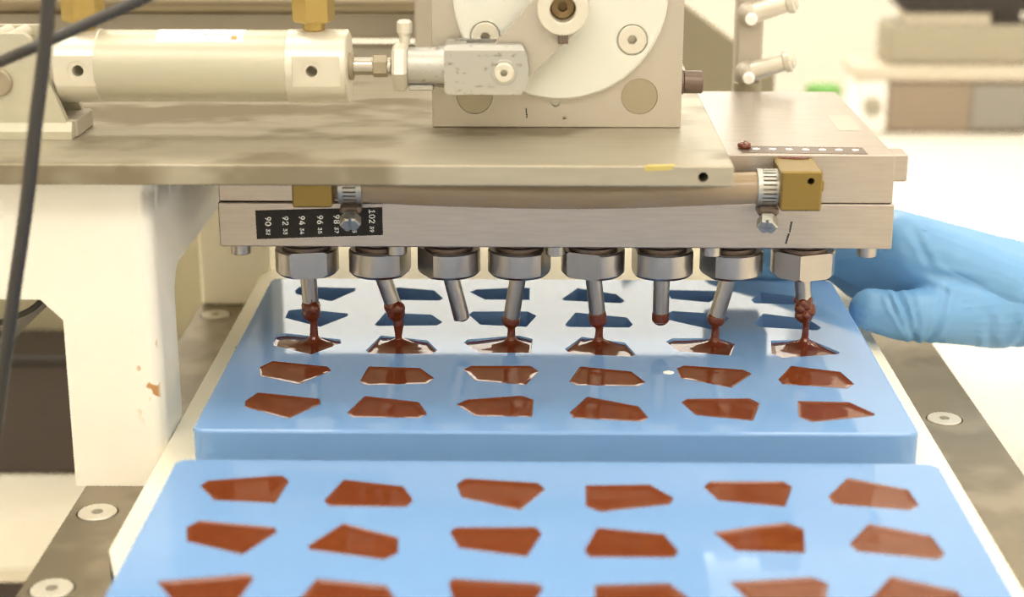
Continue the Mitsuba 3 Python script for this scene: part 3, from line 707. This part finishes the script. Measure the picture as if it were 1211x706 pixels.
# ------------------------------------------------------------------ air cylinder with its bracket, rod and clevis
CY, CZ, CR = 92.0, 135.4, 16.0
t = thing('air_cylinder', 'round cream-coated pneumatic cylinder lying on the base plate', 'air cylinder')
obj('barrel', cyl((-200, CY, CZ), (-117, CY, CZ), CR - 0.3, 0.2, 72), 'barrel_coat', t)
for x0, x1, px, nm in ((-217.5, -199, -207.0, 'rear_cap'), (-117.5, -90.6, -105.5, 'front_cap')):
    c = cyl((x0, CY, CZ), (x1, CY, CZ), CR + 0.1, 0.7, 72)
    fx0, fx1 = (x0 - 1, -196.5) if nm == 'rear_cap' else (-113.8, x1 - 2.6)
    c = c - rbox(fx0, fx1, CY - 30, CY - CR * 0.925, CZ - 30, CZ + 30, 0.1)
    c = c - cyl((px, CY - 20, CZ), (px, CY - CR * 0.925 + 0.7, CZ), 4.4, 0.05) - cyl((px, CY - 20, CZ), (px, CY + 3, CZ), 2.5, 0.05)
    obj(nm, c, 'cap_metal', t, 25)
obj('piston_rod', cyl((-91, CY, CZ), (-72, CY, CZ), 4.0, 0.4), 'steel', t)
obj('rod_seal', cyl((-90.8, CY, CZ), (-88.6, CY, CZ), 6.0, 0.4), 'plug_metal', t)
obj('rod_nut', hexbar((-80.3, CY, CZ), (-73.5, CY, CZ), 4.9, 0.6, 0.52), 'plug_metal', t)
# curved paper label
def curved(x0, x1, a0, a1, r0, r1, n=12):
    q = np.radians(np.linspace(a0, a1, n))
    pts = [(CY - r1 * math.cos(t), CZ + r1 * math.sin(t)) for t in q] + [(CY - r0 * math.cos(t), CZ + r0 * math.sin(t)) for t in q[::-1]]
    return prism(pts, x0, x1, 'yz')


k = obj('paper_label', curved(-173.5, -135.6, 50, 92, CR - 0.5, CR - 0.12), 'paper_white', t, 40, label='white paper label with faint grey print and an orange mark')
random.seed(3)
x = -153.0
for w in (2.0, -1.6, 1.0, 1.1, 0.9, 1.2, 1.0, 1.1, 0.9):
    if w > 0:
        obj('print', curved(x, x + w - 0.25, 66, 71, CR - 0.3, CR - 0.06, 4), 'print_grey', k, False)
    x += abs(w)
obj('orange_mark', curved(-140.8, -138.2, 54, 64, CR - 0.3, CR - 0.06, 4), 'orange_ink', k, False)

for x, lab in ((-206.5, 'brass air fitting on the rear end of the cylinder, at the crossing cables'), (-105.6, 'brass air fitting on the front end of the cylinder, next to the rod')):
    t = thing('air_fitting', lab, 'fitting')
    obj('stem', cyl((x, CY, CZ + CR - 0.3), (x, CY, CZ + CR + 3.6), 4.8, 0.5), 'brass_bright', t)
    obj('hex_body', hexbar((x, CY, CZ + CR + 3.5), (x, CY, CZ + CR + 36), 9.3, 0.8, 0.3), 'brass_bright', t)

t = thing('cylinder_bracket', 'beige sheet-metal bracket holding the rear end of the air cylinder', 'bracket')
q = [(-330, 105.7), (-211.5, 105.7), (-213.0, 112), (-226.5, 149.5), (-229, 151.5), (-330, 151.5)]
front = prism(q, 77, 81, 'xz') + prism(Polygon([(74.5, 105.7), (74.5, 109.2), (77.2, 113), (81, 113), (81, 105.7)]), -330, -211.0, 'yz')
obj('cheek', front, 'barrel_coat', t, 30)
obj('cheek', prism(q, 103, 107, 'xz'), 'barrel_coat', t, 30)
obj('web', rbox(-330, -209.6, 80, 106.5, 105.7, 113.5, 0.6), 'upright_metal', t)
obj('lug', hull(np.concatenate([tm(cyl((-226, 84, CZ - 2), (-226, 100, CZ - 2), 11, 0.6)).vertices, tm(cyl((-217.2, CY, CZ), (-216.5, CY, CZ), 12, 0.2)).vertices])), 'cap_metal', t, label='rounded swivel lug of the cylinder')
obj('pivot_pin', cyl((-241.5, 74.6, 130.6), (-241.5, 109, 130.6), 6.1, 0.6), 'plug_metal', t, label='brown pivot pin end')
for i, x in enumerate((-236, -243.5)):
    obj('band', cyl((x, 80, 148.5), (x, 106, 148.5), 3.2, 0.8), 'cap_metal', t)

t = thing('rod_clevis', 'worn zinc fork clevis joining the cylinder rod to the crank arm', 'clevis')
out = [(-48.2, 127.0), (-46.4, 125.2), (-15.0, 125.2), (-12.2, 129.5), (-11.6, 136), (-12.6, 143.0), (-14.6, 146.6), (-47.0, 146.6), (-48.2, 144.8)]
plate = prism(out, 79.2, 86.4, 'xz')
back = prism(out, 97.0, 101.5, 'xz')
web2 = prism([(-48.2, 126), (-39, 126), (-39, 146), (-48.2, 146)], 80, 101, 'xz')
bevel = prism(Polygon([(79.0, 147), (79.0, 144.2), (82.0, 147)]), -50, -10, 'yz')
obj('fork', plate + back + web2 - bevel - shank_hole((-22.3, 79.4, 135.0), (0, -1, 0), 1.7, 6.0), 'zinc', t, 30)
obj('neck', lathe([(0, 0), (8.2, 0), (8.6, 1), (8.6, 11), (9.6, 17.5), (0, 17.5)], (-64.5, 90, 135.6), (1, 0, 0)), 'zinc', t)
obj('lock_nut', hexbar((-71.2, 90, 135.6), (-64.6, 90, 135.6), 11.0, 1.3, 0.15), 'cap_metal', t)
screw('pin_head', (-22.3, 79.4, 135.0), (0, -1, 0), 4.3, 2.4, 'cap_metal', t, sr=1.7, deep=6.0)
obj('washer', ring((-22.3, 79.4, 135.0), (-22.3, 78.6, 135.0), 3.0, 5.6, 0.2), 'zinc', t)
obj('lower_tab', rbox(-64, -53.2, 83.5, 92, 126.0, 128.4, 0.5), 'zinc', t)
obj('top_nipple', lathe([(0, 0), (2.4, 0), (2.4, 4), (3.4, 5.4), (3.4, 9.8), (2.6, 10.8), (0, 10.8)], (-66.2, 94, 144.6), (0, 0, 1)), 'cap_metal', t)

# ------------------------------------------------------------------ behind the plate: guide rods
for z, y, lab in ((132.0, 336, 'thick steel guide rod running along the back of the base plate'), (151.0, 340, 'upper steel guide rod behind the air cylinder, at the top edge of the picture')):
    t = thing('guide_rod', lab, 'rod')
    obj('rod', cyl((-560, y, z), (-40, y, z), 7.8, 0.5), 'rod_metal', t)
    for xb in (-79, -570):
        obj('end_block', rbox(xb, xb + 39, y - 9, y + 9, 105.7 if z < 140 else z - 10.5, z + 10.4 if z < 140 else z + 12, 0.8), 'upright_metal', t)

obj('back_plate', rbox(-600, -58, 358, 366, 107, 330, 0.8), 'upright_metal', smooth=False, label='beige plate standing behind the guide rods at the upper left', cat='plate')

# ------------------------------------------------------------------ cables on the left
obj('cable', tube([(-150, -30, 620), (-168, -30, 420), (-178, -30, 260), (-180.8, -30, 215), (-185, -30, 182), (-188.5, -30, 160), (-193, -30, 139), (-199.3, -30, 107), (-207, -30, 73), (-213, -30, 46), (-222, -26, 10), (-236, -15, -40), (-262, 0, -150), (-290, 10, -300)], 2.7, 14), 'black_rubber', smooth=True, label='thick black cable hanging down in front of the cylinder bracket', cat='cable')
obj('cable', tube([(60, 10, 560), (20, 8, 380), (-40, 4, 250), (-105, 0, 199), (-147, 0, 181), (-172, -4, 170.5), (-190, -12, 163), (-197.5, -18, 160.0), (-209, -10, 155), (-240, 0, 141), (-300, 10, 122), (-420, 20, 112), (-590, 24, 112)], 2.2, 14), 'black_rubber', smooth=True, label='thinner black cable crossing behind the hanging one at the upper left', cat='cable')
obj('cable', tube([(-330, 118, -18), (-290, 126, -5), (-264, 132, 4.6), (-253, 135, 9.6), (-246, 139, 20), (-244, 141, 42)], 1.5, 12), 'black_rubber', smooth=True, label='thin black wire looping under the arch of the white leg', cat='cable')
obj('cable', tube([(-330, 140, -60), (-290, 145, -28), (-277, 148, -16), (-262, 152, -1), (-254, 154, 6.5), (-250, 160, 12), (-248, 170, 42)], 2.6, 12), 'grey_rubber', smooth=True, label='grey braided tube under the arch of the white leg', cat='tube')

# ------------------------------------------------------------------ person: gloved hand steadying the mould
J = {  # x, y, z, radius
    'fore': (440, 245, -14, 36), 'wa': (268, 200, -9, 19), 'wb': (272, 236, -8, 19), 'w1': (300, 204, -10, 21), 'w2': (302, 240, -9, 21),
    'im': (186, 207, 23, 16), 'mm': (181, 226, 22, 15), 'rm': (185, 245, 15, 14), 'lm': (194, 262, 7, 12.5),
    'ip': (154, 230, 8, 11.5), 'id': (124, 229, 4.5, 10.2), 'it': (100, 228, 1.5, 9.0),
    'mp': (146, 246, 20, 10.2), 'md': (115, 248, 11, 9.2), 'mt': (92, 247, 5, 8.0),
    'rp': (150, 264, 13, 9.8), 'rd': (122, 267, 4, 8.8), 'rt': (101, 266, -3, 7.8),
    'lp': (166, 279, 5, 8.8), 'ld': (144, 283, -2, 7.8), 'lt': (128, 283, -8, 7.0),
    'tc': (234, 203, -12, 20.5), 'tm': (206, 190, -10, 15.5), 'ti': (180, 183, -9.0, 12.8), 'tt': (165, 184.5, -6.0, 11.0), 'web': (203, 204, 6, 15), 'we2': (182, 216, 0, 13), 'we3': (168, 229, -3, 11.5),
}


def ball(k, n=28):
    x, y, z, r = J[k]
    return tm(Manifold.sphere(r, n).translate([x, y, z])).vertices


def bone(*ks):
    return hull(np.concatenate([ball(k) for k in ks]))


bones = [bone('fore', 'w1', 'w2'), bone('w1', 'w2', 'wa', 'wb'), bone('wa', 'wb', 'im', 'mm'), bone('wa', 'wb', 'mm', 'rm'), bone('wb', 'rm', 'lm'),
         bone('im', 'ip'), bone('ip', 'id'), bone('id', 'it'), bone('mm', 'mp'), bone('mp', 'md'), bone('md', 'mt'), bone('rm', 'rp'), bone('rp', 'rd'), bone('rd', 'rt'),
         bone('lm', 'lp'), bone('lp', 'ld'), bone('ld', 'lt'), bone('wa', 'tc'), bone('tc', 'tm'), bone('tm', 'ti'), bone('ti', 'tt'), bone('tc', 'web', 'im'), bone('tc', 'tm', 'web'), bone('web', 'we2', 'im'), bone('we2', 'ip', 'im'), bone('we2', 'we3', 'ip')]
handm = tm(Manifold.batch_boolean(bones, manifold3d.OpType.Add).refine_to_length(1.5))
trimesh.smoothing.filter_taubin(handm, iterations=40)
nv = handm.vertex_normals
v = handm.vertices
w = meshkit.fbm(np.stack([v[:, 0] / 16, v[:, 1] / 22, v[:, 2] / 22], 1), 3, 5) - 0.5
off = w * 1.3
CREASES = [  # a point, the direction across the fold, the middle of the fold, its reach, width and depth, in mm
    ((181, 172, -6), (1, 0, 0.35), 17, 1.5, 1.5), ((186, 172, -8), (1, 0, 0.15), 16, 1.4, 1.2), ((176, 172, -4), (1, 0, 0.6), 14, 1.2, 0.9), ((198, 175, -9), (1, 0, -0.3), 18, 1.8, 1.1),
    ((206, 185, 10), (0.25, 0, 1), 16, 2.2, 0.9), ((228, 182, -20), (0.9, 0, 0.3), 15, 2.6, 0.8),
    ((248, 184, -8), (1, 0, -0.22), 26, 2.0, 1.1), ((264, 186, -6), (1, 0, 0.12), 26, 2.0, 1.1), ((190, 190, 26), (0.9, 0, 0.5), 14, 2.0, 0.8)]
for k, (c, a, reach, wid, dep) in enumerate(CREASES):
    a = np.array(a) / np.linalg.norm(a)
    q = v - np.array(c)
    s_ = q @ a + 3.0 * (meshkit.fbm(v / 11.0 + k * 3.7, 2, k) - 0.5)
    far = np.linalg.norm(q - np.outer(q @ a, a), axis=1)
    off += dep * (0.7 * np.exp(-((np.abs(s_) - 1.9 * wid) / wid) ** 2) - np.exp(-(s_ / wid) ** 2)) * np.exp(-(far / reach) ** 4)
handm.vertices = v + nv * off[:, None]
per = thing('person', 'hand in a light blue glove reaching in from the right, thumb against the mould corner', 'person')
obj('gloved_hand', handm, 'glove_skin', per, True, label='light blue nitrile glove on the hand')
slv = lathe([(0, 0), (50, 0), (54, 6), (52, 60), (56, 140), (60, 240), (66, 380), (0, 380)], (392, 243, -12), (1.0, 0.12, 0.10), 48)
obj('sleeve', slv, 'coat_white', per, 50, label='white coat sleeve outside the picture')

# ------------------------------------------------------------------ background on the right
t = thing('hose_post', 'blurred metal post with two angled hose connectors behind the right end of the block', 'post')
obj('post', rbox(99.5, 114, 262, 276, 60, 190, 1.5), 'upright_metal', t)
obj('mount', rbox(90, 122, 247, 290, 40, 62, 1.5), 'plug_metal', t)
obj('collar', cyl((106.5, 262, 94.0), (106.5, 262, 99.0), 7.5, 0.6), 'plug_metal', t, label='brown collar at the foot')
for z in (104.5, 136.0):
    k = obj('connector', cyl((107, 258, z), (130, 254, z + 8.0), 5.4, 1.0, r1=4.6), 'cap_metal', t)
    obj('ring', cyl((124.5, 255, z + 6.2), (128.5, 254, z + 7.4), 6.2, 0.8), 'cap_metal', k)
    obj('elbow', Manifold.sphere(6.8, 32).translate([105.5, 259, z - 0.5]), 'upright_metal', k, True)
    obj('screw', cyl((106, 254, z - 2), (105.4, 250.6, z - 2.4), 3.2, 0.7), 'paper_white', k)
ct = thing('chute', 'blurred sloping grey-olive chute behind the upright plate, right of it', 'chute')
obj('leg', rbox(128, 158, 606, 634, FL, 2, 2), 'chute_paint', ct, False)
obj('trough', hull([(x, y, z) for y in (600, 640) for x, z in ((60, 124), (170, 45), (60, 84), (118, 40), (170, 0), (118, 0))]), 'chute_paint', ct, False)
t = thing('equipment_case', 'blurred long instrument case with brown and grey front on the white bench', 'instrument case')
obj('base', rbox(378, 1100, 1170, 1240, TZ + 1, -62, 3), 'taupe_panel', t)
obj('front_panel', rbox(470, 1095, 1166, 1172, TZ + 6, -66, 1), 'slate_panel', t)
obj('lid', rbox(340, 1100, 1165, 1245, -61.5, -46, 3), 'pale_case', t)
obj('upper_body', rbox(376, 1100, 1180, 1240, -45.5, -2, 3), 'grey_panel', t)
obj('foot', rbox(345, 377, 1165, 1235, TZ + 1, -62, 3), 'coat_white', t)
obj('knob', cyl((360, 1166, -88), (360, 1152, -88), 9, 1.5), 'grey_panel', t)
t = thing('black_machine', 'blurred black machine part on top of the grey case at the upper right corner', 'machine')
obj('body', hull([(x, y, z) for y in (1180, 1240) for x, z in ((384, 60), (384, 20), (394, 12), (450, 18), (520, 20), (1000, 14), (1000, 60))]), 'black_case', t, False)
obj('stand', rbox(490, 520, 1185, 1235, -2.2, 22, 2), 'black_case', t)
obj('pale_plate', rbox(396, 488, 1186, 1230, -2, 11, 1), 'pale_case', t)
t = thing('green_cap', 'small blurred green cap on a white tub beyond the right end of the block', 'tub')
obj('tub', cyl((303, 1150, TZ), (303, 1150, -76), 22, 2), 'paper_white', t)
obj('cap', cyl((303, 1150, -76.5), (303, 1150, -63), 19, 2), 'green_plastic', t)

# ------------------------------------------------------------------ background on the left
t = thing('dark_crate', 'blurred dark brown crate on the cream table left of the white machine leg', 'crate')
obj('body', rbox(-900, -300, 520, 575, -249.8, -160, 3), 'dark_case', t)
obj('rim', rbox(-905, -296, 516, 580, -162, -153, 2), 'black_case', t)
t = thing('cabinet', 'olive cabinet behind the dark crate, seen under the arch', 'cabinet')
obj('body', rbox(-1500, -236, 640, 1000, FL, 90, 4), 'olive_panel', t)
obj('door', rbox(-1000, -250, 632, 641, FL + 60, 80, 2), 'olive_panel', t)
